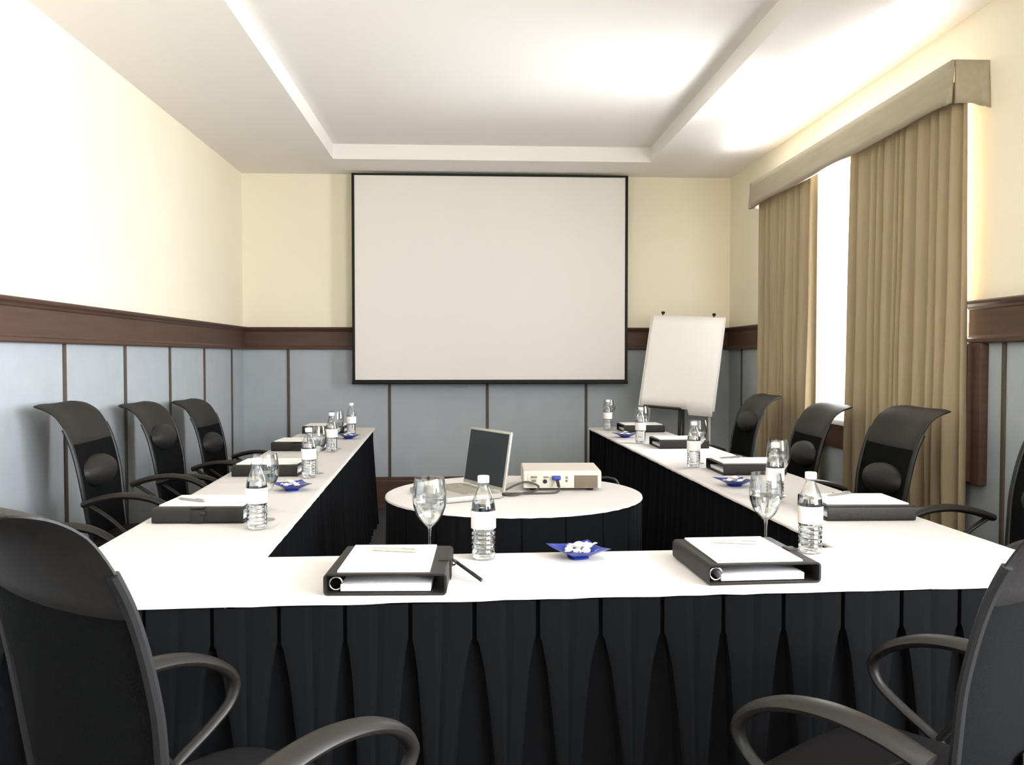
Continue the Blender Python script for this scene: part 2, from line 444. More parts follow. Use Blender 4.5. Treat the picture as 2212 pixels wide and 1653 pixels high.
def skirt_mesh(path, z_top, period, depth, style, seed, closed=False, gap=.008, gap2=.05, flare=.02, out=.007):
    """path: plan points, outward side on the right of travel; box pleats or gathers"""
    r = random.Random(seed)
    P = [Vector(p) for p in path]
    segs = list(zip(P[:-1], P[1:]))+([(P[-1], P[0])] if closed else [])
    cum = [0]
    for a, b in segs: cum.append(cum[-1]+(b-a).length)
    L = cum[-1]; n = max(1, round(L/period)); per = L/n
    def at(s):
        s = max(0, min(L-1e-6, s))
        for i, (a, b) in enumerate(segs):
            if s <= cum[i+1]+1e-9:
                d = (b-a).normalized(); p = a+d*(s-cum[i]); nn = Vector((d.y, -d.x))
                # soften corners
                return p, nn
    zs = [z_top, z_top-.03, z_top-.085, z_top-.095, z_top-.16, z_top-.26, z_top-.38, z_top-.52, .012]
    samp = []
    for k in range(n):
        j = r.uniform(-.12, .12)*per
        for q in range(-1, 2): pass
        samp.append((k*per, r.uniform(.7, 1.3), r.uniform(-1, 1), j))
    rows = []
    for z in zs:
        t = (z_top-z)/(z_top-.012); row = []
        below = max(0, (t-.12)/.88)
        for k in range(n+(0 if closed else 1)):
            kk = k % n; s0, w, sk, j = samp[kk]
            s0 = k*per
            if style == 'box':
                g = gap/2+(gap2/2*w)*below**.6
                sh = sk*.012*below
                dd = depth*(.35+.65*below**.5); pts = [(-g*.8, -dd), (g*.8, -dd), (g, 0)]
                pts += [(per*q, .005*math.sin(PI*q)*(.3+below)-(.0025 if .45 < q < .55 else 0)) for q in (.25, .42, .5, .58, .75)]
                # keep the plateau between the two gaps
                s1 = samp[(k+1) % n]; g1 = gap/2+(gap2/2*s1[1])*below**.6
                pts = pts[:3]+[(g+(per-g-g1)*((q-.25)/.5*.8+.1), o) for q, o in [(a/per, b) for a, b in pts[3:]]]+[(per-g1, 0)]
                for ds, o in pts: row.append((s0+ds+sh, o+flare*below))
            else:
                for q in range(10):
                    a = q/10
                    o = depth*(.5+.5*math.sin(2*PI*a+sk*.6))*w*(.45+.55*below)-depth*.8
                    row.append((s0+a*per+j*below, o+flare*below))
        rows.append((z, row))
    m = MB(); vs = []; N = len(rows[0][1])
    for z, row in rows:
        for s, o in row:
            ss = s % L if closed else s
            p, nn = at(ss)
            q = p+nn*(out+o)
            vs.append((q.x, q.y, z))
    fs = []
    for k in range(len(zs)-1):
        for i in range(N if closed else N-1):
            i2 = (i+1) % N
            fs.append((k*N+i, k*N+i2, (k+1)*N+i2, (k+1)*N+i))
    m.add(vs, fs, 0, style != 'box')
    return m
ZS = TH-.013
def table(name, label, cat, quad, skirt_paths, group=None):
    c = sum((Vector(q) for q in quad), Vector((0, 0)))/4
    t = thing(name, label, cat, (c.x, c.y, 0), 0, group)
    q = [Vector(p)-c for p in quad]
    m = MB(); zt, zb = TH-.003, TH-.021
    qi = offset_poly([tuple(p) for p in q], -.035)
    m.add([(p.x, p.y, zb) for p in qi]+[(p.x, p.y, zt) for p in qi], [(3, 2, 1, 0), (4, 5, 6, 7)]+[(i, (i+1) % 4, 4+(i+1) % 4, 4+i) for i in range(4)])
    m.build('tabletop', M['felt'], t)
    for p in q:
        tall = abs(q[2].y-q[0].y) > 2; k = Vector((p.x*(.6 if tall else .93), p.y*(.93 if tall else .6)))
        m = MB(); m.tube([(k.x, k.y, 0), (k.x, k.y, zb)], .016, 12, sub=1); m.build('leg', M['chrome'], t)
    for path, st, seed in skirt_paths:
        pp = [tuple(Vector(p)-c) for p in path]
        if st == 'box': mm = skirt_mesh(pp, ZS, .145, .045, 'box', seed, gap=.010, gap2=.115, flare=.012)
        else: mm = skirt_mesh(pp, ZS, .115, .042, 'gather', seed, flare=.012)
        mm.build('table_skirt', M['skirt'], t)
    return t
ix = lambda i: U[i]
table('conference_table', 'front run of the U-shaped meeting table, its box-pleated black skirt facing the camera', 'table',
      [U[0], U[1], (1.546, 2.45), (-1.05, 2.405)], [([(-1.05, 2.38), U[0], U[1], (1.546, 2.44)], 'box', 5)], 'tables of the U')
table('conference_table', 'left run of the U-shaped meeting table, black gathered skirt, beside the blue panelled wall', 'table',
      [(-1.052, 2.43), (-.572, 2.44), U[6], U[7]], [([(-.572, 2.44), U[6], U[7]], 'gather', 11)], 'tables of the U')
table('conference_table', 'right run of the U-shaped meeting table with a gathered black skirt, on the curtain side', 'table',
      [(1.06, 2.48), (1.545, 2.48), U[2], U[3]], [([U[2], U[3], (1.06, 2.49)], 'gather', 12)], 'tables of the U')

RC, RR, RZ = (.185, 3.595), .512, .74
rt = thing('round_table', 'round table with a white top and black skirt in the middle of the U', 'table', RC+(0,))
m = MB(); m.lathe([(0, RZ-.024), (RR-.035, RZ-.024), (RR-.030, RZ-.014), (RR-.035, RZ-.003), (0, RZ-.003)], 64, cap=(False, False)); m.build('tabletop', M['felt'], rt)
m = MB(); m.lathe([(.28, 0), (.28, .02), (.06, .05), (.04, .1), (.04, RZ-.03)], 32); m.build('pedestal', M['chrome'], rt)
circ = [(RR*math.cos(-a), RR*math.sin(-a)) for a in [2*PI*k/72 for k in range(72)]][::-1]
m = skirt_mesh([(RR*math.cos(a), RR*math.sin(a)) for a in [2*PI*k/72 for k in range(72)]], RZ-.013, .16, .012, 'box', 21, closed=True, gap=.006, gap2=.03, flare=.008)
m.build('table_skirt', M['skirt'], rt)
m = MB(); rr = random.Random(4)
prof = [(0, 0), (RR-.004, 0), (RR+.006, -.0008), (RR+.0105, -.003), (RR+.012, -.0085)]
vs = []; fs = []
SG = 96
for i, (a, dz) in enumerate(prof[1:]):
    for k in range(SG):
        t = 2*PI*k/SG; vs.append((a*math.cos(t), a*math.sin(t), RZ+dz-(.002*abs(math.sin(k*1.7)) if i == 3 else 0)))
for i in range(3):
    for k in range(SG): fs.append((i*SG+k, i*SG+(k+1) % SG, (i+1)*SG+(k+1) % SG, (i+1)*SG+k))
m.add(vs, fs, 0, True); m.add(vs[:SG], [tuple(range(SG))], 0, False)
o = m.build('tablecloth', M['cloth']); o.location = RC+(0,)
tag(o, 'round white cloth on the small centre table under the laptop and projector', 'tablecloth')

# ------------------------------------------------------------------ office chairs
PROF = [(-.200, .42), (-.216, .52), (-.228, .615), (-.240, .71), (-.256, .79), (-.276, .862), (-.301, .920), (-.331, .966), (-.363, .995), (-.394, 1.011), (-.414, 1.017)]
def prof_at(v):
    n = len(PROF)-1; x = v*n; i = min(n-1, int(x)); t = x-i
    g = lambda k: Vector((PROF[max(0, min(n, k))][0], PROF[max(0, min(n, k))][1]))
    p0, p1, p2, p3 = g(i-1), g(i), g(i+1), g(i+2)
    p = .5*((2*p1)+(-p0+p2)*t+(2*p0-5*p1+4*p2-p3)*t*t+(-p0+3*p1-3*p2+p3)*t**3)
    d = .5*((-p0+p2)+2*(2*p0-5*p1+4*p2-p3)*t+3*(-p0+3*p1-3*p2+p3)*t*t)
    d.normalize()
    return p, d
def hw_at(v):
    z = prof_at(v)[0].y
    base = .190+.036*min(1, max(0, (z-.42)/.30))**.8
    e = max(0, (v-.80)/.20)
    return base*(1-.16*e**3)
def sheet(v0, v1, thick, nu=17, nv=22, grow=0.0, lift=0.0, back=0.0):
    m = MB(); rings = []
    for j in range(nv):
        s = j/(nv-1); v = v0+(v1-v0)*s
        p, d = prof_at(v); nrm = Vector((d.y, -d.x))           # towards the sitter
        h = hw_at(v)+grow
        e = min(s, 1-s)*2*(nv-1)/2.0
        endk = min(1, .45+.55*e) if e < 1 else 1
        ring = []
        for side in (1, -1):
            for i in range(nu):
                u = -1+2*i/(nu-1); u = u*side
                tk = thick/2*max(.12, (1-abs(u)**6))*endk
                q = p+nrm*(side*tk+.024*u*u*(1-max(0, v-.7)/.3*.7))
                ring.append((u*h, q.x+back, q.y+lift))
        rings.append(ring)
    N = 2*nu
    vs = [q for r_ in rings for q in r_]; fs = []
    for j in range(nv-1):
        for i in range(N):
            i2 = (i+1) % N
            fs.append((j*N+i, j*N+i2, (j+1)*N+i2, (j+1)*N+i))
    for j in (0, nv-1):
        fs += [(j*N+i, j*N+i+1, j*N+N-2-i, j*N+N-1-i) for i in range(nu-1)]
    m.add(vs, fs, 0, True)
    return m
def chair(loc, rz, lift, lumbar, label, swivel=.3, group='office chairs around the meeting table', up=0.0, back=0.0, span=.282):
    bl = lift+up                                             # back carried higher or farther back on its arm
    c = thing('office_chair', label, 'chair', (loc[0], loc[1], 0), rz, group)
    # five-star base with castors
    m = MB()
    for k in range(5):
        a = swivel+2*PI*k/5
        m.tube([(.02*math.cos(a), .02*math.sin(a), .115), (.16*math.cos(a), .16*math.sin(a), .095), (.285*math.cos(a), .285*math.sin(a), .075)],
               [(.022, .016), (.018, .013), (.014, .010)], 10, sub=4, sec=(-math.sin(a), math.cos(a), 0))
    m.lathe([(.032, .085), (.036, .10), (.036, .135), (.026, .145)], 20)
    m.build('star_base', M['chrome'], c)
    for k in range(5):
        a = swivel+2*PI*k/5; px, py = .275*math.cos(a), .275*math.sin(a)
        T = Matrix.Translation((px, py, .028)) @ Matrix.Rotation(a+.6, 4, 'Z') @ Matrix.Rotation(PI/2, 4, 'Y')
        m = MB()
        for s in (-1, 1):
            m.lathe([(.010, s*.012-.007), (.026, s*.012-.007), (.028, s*.012), (.026, s*.012+.007), (.010, s*.012+.007)], 18, T=T)
        m.tube([(px, py, .03), (px, py, .072)], .007, 8, sub=1)
        m.build('castor', M['plastic'], c)
    m = MB(); m.lathe([(.026, .13), (.026, .25), (.016, .255), (.016, .38+lift)], 20); m.build('gas_column', M['plastic'], c)
    zs = .455+lift
    m = MB(); m.box((0, -.02, zs-.085), (.20, .26, .035), .012); m.tube([(0, -.10, zs-.085), (0, -.19, zs-.06), (0, -.238+back, zs+.02), (0, -.242+back, zs+.14)], [(.035, .010), (.035, .010), (.032, .009), (.03, .006)], 10, sec=(1, 0, 0))
    m.tube([(-.27, -.01, zs-.055), (-.15, -.01, zs-.085), (.15, -.01, zs-.085), (.27, -.01, zs-.055)], [(.022, .010)]*4, 10, sec=(0, 1, 0))
    m.build('seat_mechanism', M['plastic'], c)
    # seat cushion, front edge rolled down
    m = MB()
    def sf(u, v):
        a = 2*PI*u
        w_, d_ = .245, .235
        sx = math.copysign(abs(math.cos(a))**.45, math.cos(a)); sy = math.copysign(abs(math.sin(a))**.45, math.sin(a))
        k, z = [(0, -.035), (.55, -.036), (.93, -.034), (1.0, -.012), (1.0, .006), (.965, .024), (.86, .031), (.6, .027), (0, .024)][round(v*8)]
        x, y = w_*sx*k, d_*sy*k+.005
        fr = max(0, (y-.08)/.16)
        return (x, y, zs-.02+z-.030*fr**2-.006*(1-abs(sx*k))*(k < .7))
    m.grid(sf, 40, 9, closed_u=True); m.build('seat', M['seat'], c)
    sheet(0, .60, .014, lift=bl, back=back).build('backrest', M['mesh'], c)
    sheet(.49, 1.0, .026, grow=.004, lift=bl, back=back).build('headrest', M['leather'], c)
    for s in (-1, 1):                                        # rim of the mesh back
        m = MB(); pts = []
        for k in range(9):
            v = .0+.60*k/8; p, d = prof_at(v); nrm = Vector((d.y, -d.x)); h = hw_at(v); q = p+nrm*.022
            pts.append((s*h, q.x+back, q.y+bl))
        m.tube(pts, [(.012, .009)]*9, 8, sub=3, sec=(1, 0, 0)); m.build('back_rail', M['plastic'], c)
    # lumbar cushion
    best = min((abs(prof_at(k/100)[0].y-lumbar), k/100) for k in range(101))[1]
    p, d = prof_at(best); nrm = Vector((d.y, -d.x)); q = p+nrm*.012
    T = Matrix.Translation((0, q.x+back, q.y+bl)) @ Matrix.Rotation(math.atan2(-d.x, d.y), 4, 'X')
    m = MB(); m.ellipsoid((0, 0, 0), (.168, .058, .070))
    m.v = [tuple(T @ Vector((x, max(y, -.004), z))) for x, y, z in m.v]; m.build('lumbar_cushion', M['leather'], c)
    for s in (-1, 1):
        x = s*span; L = lift
        m = MB()
        m.tube([(x, -.185, .632+L), (x*1.01, -.11, .656+L), (x*1.02, -.02, .667+L), (x*1.02, .070, .655+L), (x, .140, .622+L), (x, .172, .582+L), (x*.99, .158, .540+L), (x*.985, .105, .500+L), (x*.98, .030, .455+L), (x*.95, -.03, .405+L)],
               [(.031, .014), (.031, .014), (.030, .014), (.027, .014), (.022, .013), (.018, .012), (.014, .010), (.014, .010), (.014, .010), (.014, .009)], 12, sec=(1, 0, 0))
        m.tube([(x, -.165, .628+L), (x, -.09, .578+L), (x*.99, -.03, .520+L), (x*.98, .02, .455+L)], [(.014, .008)]*4, 10, sec=(1, 0, 0))
        m.build('armrest', M['arm'], c)
    return c
rW, lW = -PI/2, PI/2        # left-hand chairs face +X, right-hand chairs face -X
chair((-.415, 1.60), R(-40), .02, .72, 'black office chair at the front left, seen from behind with both loop arms in view', up=.06, back=-.075, span=.262)
chair((.822, 1.65), R(38), .02, .72, 'black office chair at the front right, cut by the frame and turned left', up=.03, span=.262)
chair((-1.40, 2.86), rW, .035, .72, 'black office chair on the left side, almost wholly outside the frame')
chair((-1.375, 3.90), rW+R(2), .070, .735, 'black mesh-back chair on the left side, largest of three, lumbar cushion low')
chair((-1.40, 4.84), rW, .020, .845, 'black mesh-back chair mid left side, lumbar cushion pushed up under the headrest')
chair((-1.40, 5.66), rW-R(2), -.005, .750, 'farthest black mesh-back chair on the left side, nearest the screen wall')
chair((1.71, 2.80), lW, .085, .72, 'black chair at the right frame edge, only an arm and back edge showing')
chair((1.56, 3.70), lW, .050, .715, 'black mesh-back chair on the right side, largest one before the near curtain')
chair((1.57, 4.64), lW-R(2), .015, .760, 'black mesh-back chair mid right side, in front of the bright curtain gap')
chair((1.57, 5.66), lW, .020, .850, 'farthest black mesh-back chair on the right side, beside the flip chart')

# ------------------------------------------------------------------ bottles, glasses, dishes
def make_bottle(loc, label):
    b = thing('water_bottle', label, 'bottle', loc, 0, 'water bottles on the tables')
    body = [(.0, .006), (.018, .004), (.027, .0), (.031, .006), (.032, .014)]
    z = .016
    for k in range(5):
        body += [(.0325, z), (.0325, z+.006), (.0305, z+.009), (.0305, z+.011)]; z += .0125
    body += [(.033, z+.002), (.033, .132), (.0325, .140), (.030, .155), (.0255, .170), (.0195, .184), (.0150, .193), (.0135, .199), (.0135, .204), (.0165, .205), (.0165, .207), (.0130, .208), (.0130, .222)]
    m = MB(); m.lathe(body, 32, cap=(False, False)); m.build('bottle_body', M['bottle'], b)
    wp = [(0, .008)]+[(max(.004, r-.0018), zz+.002 if zz < .01 else zz) for r, zz in body[1:] if zz < .150]+[(.0290, .153), (0, .153)]
    m = MB(); m.lathe(wp, 32, cap=(False, False)); m.build('water', M['water'], b)
    m = MB(); m.lathe([(.0335, .084), (.0338, .085), (.0338, .131), (.0335, .132)], 32, cap=(False, False)); m.build('label_band', M['label'], b)
    m = MB()
    cp = []
    m.lathe([(.0150, .2075), (.0158, .2085), (.0158, .223), (.0150, .2255), (.0, .2258)], 28, cap=(True, False)); m.build('cap', M['cap'], b)
    return b
def make_glass(loc, label):
    g = thing('wine_glass', label, 'glass', loc, 0, 'stemmed water glasses on the tables')
    bowl = [(.0045, .088), (.012, .094), (.024, .106), (.036, .124), (.0435, .145), (.0462, .165), (.0450, .190), (.0415, .214), (.0398, .2225)]
    m = MB(); m.lathe(bowl+[(.0388, .2225), (.0403, .214), (.0437, .190), (.0449, .165), (.0422, .145), (.0347, .125), (.0228, .108), (.010, .0975), (0, .0955)], 40, cap=(False, False)); m.build('bowl', M['glass'], g)
    m = MB(); m.lathe([(.0046, .008), (.0038, .02), (.0036, .05), (.0040, .075), (.0060, .0885)], 20); m.build('stem', M['glass'], g)
    m = MB(); m.lathe([(0, 0), (.031, 0), (.0325, .0015), (.030, .003), (.015, .0055), (.0048, .009), (0, .010)], 40, cap=(False, False)); m.build('foot', M['glass'], g)
    m = MB(); m.lathe([(0, .0965), (.009, .0985), (.0218, .1085), (.0337, .1255), (.0412, .145), (.0436, .160), (0, .160)], 40, cap=(False, False)); m.build('water', M['water'], g)
    return g
b0 = None
def bottle(x, y, label):
    global b0
    if b0 is None: b0 = make_bottle((x, y, TH+.001), label); return b0
    return dup(b0, (x, y, TH+.001), rnd.uniform(0, 6), label)
g0 = None
def glass(x, y, label):
    global g0
    if g0 is None: g0 = make_glass((x, y, TH+.001), label); return g0
    return dup(g0, (x, y, TH+.001), 0, label)
bottle(.040, 2.378, 'water bottle standing alone near the middle of the front table, between its two binders')
bottle(.955, 2.405, 'water bottle at the inner right corner of the U, behind the right front binder')
bottle(-.674, 2.826, 'nearest water bottle on the left table, beside the largest left binder')
bottle(-.724, 4.016, 'second water bottle from the camera on the left table, just beyond the blue dish')
bottle(-.788, 5.10, 'third water bottle from the camera on the left table')
bottle(-.814, 6.15, 'farthest water bottle on the left table, at its screen end')
bottle(1.150, 3.24, 'nearest water bottle on the right table, its foot hidden by a wine glass')
bottle(1.115, 4.30, 'second water bottle from the camera on the right table, by a binder')
bottle(1.085, 5.50, 'third water bottle from the camera on the right table, near the flip chart foot')
bottle(1.035, 6.50, 'farthest water bottle on the right table, at its screen end')
glass(-.105, 2.365, 'wine glass of water behind the left front binder on the front table')
glass(.832, 2.416, 'wine glass of water behind the right front binder, left of the corner bottle')
glass(-.682, 2.975, 'wine glass just behind the nearest bottle on the left table')
glass(-.712, 4.155, 'wine glass just behind the second bottle on the left table')
glass(-.785, 5.26, 'wine glass just behind the third bottle on the left table')
glass(1.215, 3.385, 'wine glass just behind the nearest bottle on the right table')
glass(1.172, 4.44, 'wine glass just behind the second bottle on the right table')
glass(1.128, 5.68, 'wine glass just behind the third bottle on the right table')
glass(1.070, 6.63, 'wine glass just behind the farthest bottle on the right table')

def make_dish():
    def rim(a, k):      # square outline with drawn-out corners
        c, s = abs(math.cos(a)), abs(math.sin(a))
        sq = 1/max(c, s); return sq**k
    m = MB()
    rings = [(.0, .004, 0), (.024, .004, .6), (.030, .010, .8), (.050, .020, 1.0), (.062, .026, 1.15), (.0625, .0275, 1.15), (.050, .0225, 1.0), (.030, .0135, .8), (.022, .0085, .6), (0, .008, 0)]
    low = [(0, 0, 0), (.026, 0, .5), (.0265, .004, .5), (.024, .0045, .6)]
    seg = 64
    def fn(u, v, rs):
        r, z, k = rs[round(v*(len(rs)-1))]; a = 2*PI*u
        q = rim(a, k); lift = .010*(q-1)*r/.062 if r > .03 else 0
        return (r*q*math.cos(a), r*q*math.sin(a), z+lift)
    rs = low+rings[1:]
    m.grid(lambda u, v: fn(u, v, rs), seg, len(rs), closed_u=True)
    return m.build('candy_dish', M['dish'])
d0 = make_dish(); first_dish = [True]
c0 = None
def mint(loc, rz, label, group):
    global c0
    if c0 is None:
        m = MB(); m.ellipsoid((0, 0, 0), (.0135, .0115, .0075))
        for s in (-1, 1):
            m.tube([(s*.011, 0, 0), (s*.017, 0, .001), (s*.026, 0, .003)], [(.005, .004), (.003, .002), (.0095, .0015)], 10, sub=3, sec=(0, 1, 0))
        c0 = m.build('wrapped_mint', M['mint']); o = c0
    else:
        o = c0.copy(); COL.objects.link(o)
    o.location = loc; o.rotation_euler = (rnd.uniform(-.15, .15), rnd.uniform(-.15, .15), rz)
    return tag(o, label, 'sweet', group)
def dish(x, y, rz, label, where, pts):
    if first_dish[0]: o = d0; first_dish[0] = False
    else: o = d0.copy(); COL.objects.link(o)
    o.location = (x, y, TH+.0008); o.rotation_euler = (0, 0, rz)
    tag(o, label, 'dish', 'blue glass dishes on the tables')
    for (dx, dy, dz) in pts:
        mint((x+dx, y+dy, TH+dz), rnd.uniform(0, PI), 'white wrapped mint piled in the blue dish '+where, 'mints in the blue dish '+where)
P5 = [(-.024, .004, .024), (.022, -.010, .024), (.004, .024, .025), (-.004, -.024, .024), (.002, .0, .038), (.030, .016, .031)]
P4 = [(-.022, .004, .024), (.022, -.008, .024), (.002, .024, .025), (.0, -.004, .037)]
dish(.297, 2.372, .35, 'blue square glass dish of mints on the front table, between bottle and right binder', 'on the front table', P5)
dish(-.725, 3.63, .5, 'blue glass dish of mints nearest the camera on the left table', 'nearest on the left table', P4)
dish(-.800, 5.90, .4, 'blue glass dish of mints at the far end of the left table', 'at the far end of the left table', P4)
dish(1.126, 3.665, .3, 'blue glass dish of mints nearest the camera on the right table', 'nearest on the right table', P4)
dish(1.058, 5.90, .4, 'blue glass dish of mints at the far end of the right table', 'at the far end of the right table', P4)

# ------------------------------------------------------------------ binders, pads and pens
BW, BD, BH = .283, .298, .050      # spine-to-flap width, length, thickness
def make_binder(loc, rz, label):
    b = thing('ring_binder', label, 'binder', loc, rz, 'black ring binders at the places')
    t = .005
    def ringprof(o, r):
        pts = []
        for cx, cz, a0 in ((BW/2-r, r, -90), (BW/2-r, BH-r, 0), (-BW/2+r, BH-r, 90), (-BW/2+r, r, 180)):
            for k in range(5):
                a = R(a0+k*22.5); pts.append((cx+(r-o)*math.cos(a), cz+(r-o)*math.sin(a)))
        return pts
    P, Q = ringprof(0, .010), ringprof(t, .010); n = len(P)
    vs = [(x, y, z) for y in (-BD/2, BD/2) for x, z in P]+[(x, y, z) for y in (-BD/2, BD/2) for x, z in Q]
    fs = []
    for i in range(n):
        j = (i+1) % n
        fs += [(i, j, n+j, n+i), (2*n+i, 3*n+i, 3*n+j, 2*n+j), (i, 2*n+i, 2*n+j, j), (n+i, n+j, 3*n+j, 3*n+i)]
    m = MB(); m.add(vs, fs, 0, True); m.build('cover', M['binder'], b)
    m = MB(); m.box((.0, 0, t+.010), (BW-.075, BD-.022, .016), .001); m.build('page_block', M['bond'], b)
    for y in (-BD/2+.018, 0, BD/2-.018):
        T = Matrix.Translation((-BW/2+.026, y, .024)) @ Matrix.Rotation(PI/2, 4, 'X')
        pts = [(.015*math.cos(2*PI*k/14), .015*math.sin(2*PI*k/14), 0) for k in range(14)]
        m = MB(); m.tube(pts, .0022, 8, closed=True, sub=2, T=T); m.build('ring', M['chrome'], b)
    m = MB()                                         # closing tab over the fore edge
    m.box((BW/2+.0015, 0, .024), (.003, .045, .042), .001); m.box((BW/2-.0125, 0, BH+.0012), (.028, .045, .0024), .001)
    m.build('closing_tab', M['binder'], b)
    m = MB(); m.tube([(BW/2, .02+.010*math.cos(a), .033+.008*math.sin(a)) if False else (BW/2+.007+.006*math.cos(a), .02, .036+.006*math.sin(a)) for a in [2*PI*k/10 for k in range(10)]], [(.009, .0012)]*10, 8, closed=True, sub=2, sec=(0, 1, 0))
    m.build('pen_loop', M['plastic'], b)
    return b
def make_pad(loc, rz, label):
    m = MB()
    m.box((0, 0, .002), (.213, .278, .004), .0008)
    m.box((0, 0, .0044), (.212, .276, .0007))
    o = m.build('notepad', M['paper']); o.location = loc; o.rotation_euler = (0, 0, rz)
    return tag(o, label, 'notepad', 'white notepads on the binders')
def make_pen(loc, rz, label, tilt=0, mt='pen'):
    p = thing('ballpoint_pen', label, 'pen', loc, rz, 'pens on the notepads')
    T = Matrix.Rotation(PI/2, 4, 'Y')
    m = MB(); m.lathe([(.0005, -.070), (.0022, -.060), (.0042, -.052), (.0045, .03), (.0045, .058)], 14, T=T); m.build('barrel', M[mt], p)
    m = MB(); m.lathe([(.0022, .0580), (.0022, .066), (.001, .068)], 10, T=T); m.box((.038, 0, .0055), (.036, .003, .0014), .0005); m.build('clip', M['chrome'], p)
    p.rotation_euler = (0, tilt, rz)
    return p
bs = pads = pens = None
binders = [
    # x, y, yaw, binder words, place words, pen (dx, dy, yaw) or None
    (-.187, 2.166, R(-2), 'black ring binder at the left of the front table, closing tab on its right', 'on the left front binder', (-.004, .055, R(-12))),
    (.705, 2.222, R(3), 'black ring binder at the right of the front table, its spine showing on the left', 'on the right front binder', (-.005, .050, R(-17))),
    (-.885, 3.058, R(-91.5), 'largest black binder on the left table, closing tab facing the camera', 'on the nearest left-table binder', (.02, -.06, R(60))),
    (-.928, 4.190, R(-91), 'second black binder from the camera on the left table', 'on the second left-table binder', None),
    (-.990, 5.280, R(-92), 'third black binder from the camera on the left table', 'on the third left-table binder', None),
    (-1.030, 6.440, R(-91), 'farthest black binder on the left table, at its screen end', 'on the farthest left-table binder', None),
    (1.345, 2.995, R(89), 'largest black binder on the right table, spine facing the camera', 'on the nearest right-table binder', (.06, .03, R(-60))),
    (1.320, 4.130, R(91), 'second black binder from the camera on the right table', 'on the second right-table binder', (.07, .05, R(-70))),
    (1.280, 5.300, R(91), 'third black binder from the camera on the right table', 'on the third right-table binder', None),
    (1.265, 6.420, R(91), 'farthest black binder on the right table, beside the flip chart', 'on the farthest right-table binder', None)]
for x, y, rz, lab, where, pen in binders:
    if bs is None: bs = make_binder((x, y, TH+.0008), rz, lab)
    else: dup(bs, (x, y, TH+.0008), rz, lab)
    k = Matrix.Rotation(rz, 3, 'Z') @ Vector((-.006, .0, 0))
    zp = TH+BH+.0015
    plab = 'white notepad lying '+where
    if pads is None: pads = make_pad((x+k.x, y+k.y, zp), rz+R(.6), plab)
    else:
        o = pads.copy(); COL.objects.link(o); o.location = (x+k.x, y+k.y, zp); o.rotation_euler = (0, 0, rz+R(rnd.uniform(-1.5, 1.5))); o['label'] = plab
    if pen:
        k = Matrix.Rotation(rz, 3, 'Z') @ Vector((pen[0], pen[1], 0))
        loc = (x+k.x, y+k.y, zp+.0095); l2 = 'slim silver pen lying on the notepad '+where
        if pens is None: pens = make_pen(loc, rz+pen[2], l2)
        else: dup(pens, loc, rz+pen[2], l2)
# dark pen leaning out of the loop of the left front binder
p = make_pen((-.004, 2.158, TH+.0235), R(-52), 'dark pen slanting from the loop of the left front binder down to the cloth', R(15), 'plastic')
if 'group' in p: del p['group']

# ------------------------------------------------------------------ laptop
lp = thing('laptop', 'open silver laptop with a dark screen on the round table, turned to the left', 'laptop', (.052, 3.59, RZ+.001), math.atan2(-.876, .482))
# local: x along the hinge, -y is towards the user
LW, LD = .335, .245
m = MB(); m.box((0, -LD/2, .012), (LW, LD, .022), .006); m.build('base', M['lid'], lp)
m = MB(); m.box((0, -LD*.42, .0238), (LW-.05, LD*.42, .0012)); 
for r_ in range(5):
    for k in range(13):
        m.box((-LW/2+.04+k*.0213, -.055-r_*.0195, .0252), (.018, .016, .0026), .001)
m.build('keyboard', M['key'], lp)
m = MB(); m.box((0, -LD*.80, .0235), (.07, .045, .0012)); m.build('touchpad', M['silver'], lp)
for s in (-1, 1):
    m = MB(); m.tube([(s*.12-.02, .004, .022), (s*.12+.02, .004, .022)], .006, 10, sub=1); m.build('hinge', M['silver'], lp)
T = Matrix.Translation((0, .006, .022)) @ Matrix.Rotation(R(-9), 4, 'X')
m = MB(); m.box((0, .003, .121), (LW, .010, .238), .004, T=T); lid = m.build('lid', M['lid'], lp)
m = MB(); m.box((0, -.0026, .124), (LW-.024, .002, .212), T=T); m.build('display', M['lcd'], lid)

# ------------------------------------------------------------------ projector
pj = thing('projector', 'beige data projector on the round table with ports and a vent facing the camera', 'projector', (.392, 3.768, RZ+.001), R(-1.5))
PWD, PD, PH = .325, .300, .078
m = MB()
vs = []
prof = [(-PD/2, .012), (-PD/2, .072), (-PD/2+.012, PH+.006), (PD/2-.03, PH+.008), (PD/2, PH-.01), (PD/2, .02), (PD/2-.01, .010)]
n = len(prof)
for x in (-PWD/2, PWD/2): vs += [(x, y, z) for y, z in prof]
m.add(vs, [(i, (i+1) % n, n+(i+1) % n, n+i) for i in range(n)]+[tuple(range(n)), tuple(range(2*n-1, n-1, -1))])
o = m.build('case', M['beige'], pj); bv = o.modifiers.new('b', 'BEVEL'); bv.width = .005; bv.segments = 2
m = MB(); m.box((.098, -PD/2-.0005, .040), (.098, .002, .052), .0005)
for k in range(9): m.box((.098, -PD/2-.0025, .018+k*.0055), (.094, .003, .0022))
m.build('vent_grille', M['grille'], pj)
m = MB(); m.box((-.055, -PD/2-.0008, .046), (.18, .002, .054), .0005); m.build('port_panel', M['silver'], pj)
for x, z, a, b_ in ((-.118, .059, .026, .008), (-.118, .044, .018, .010), (-.068, .059, .022, .006), (.018, .057, .009, .009), (.018, .043, .009, .009)):
    m = MB(); m.box((x, -PD/2-.003, z), (a, .004, b_), .001); m.build('port', M['grille'], pj)
m = MB(); m.lathe([(.009, 0), (.009, .004), (.004, .004)], 16, T=Matrix.Translation((-.072, -PD/2-.001, .041)) @ Matrix.Rotation(PI/2, 4, 'X')); m.build('port', M['plastic'], pj)
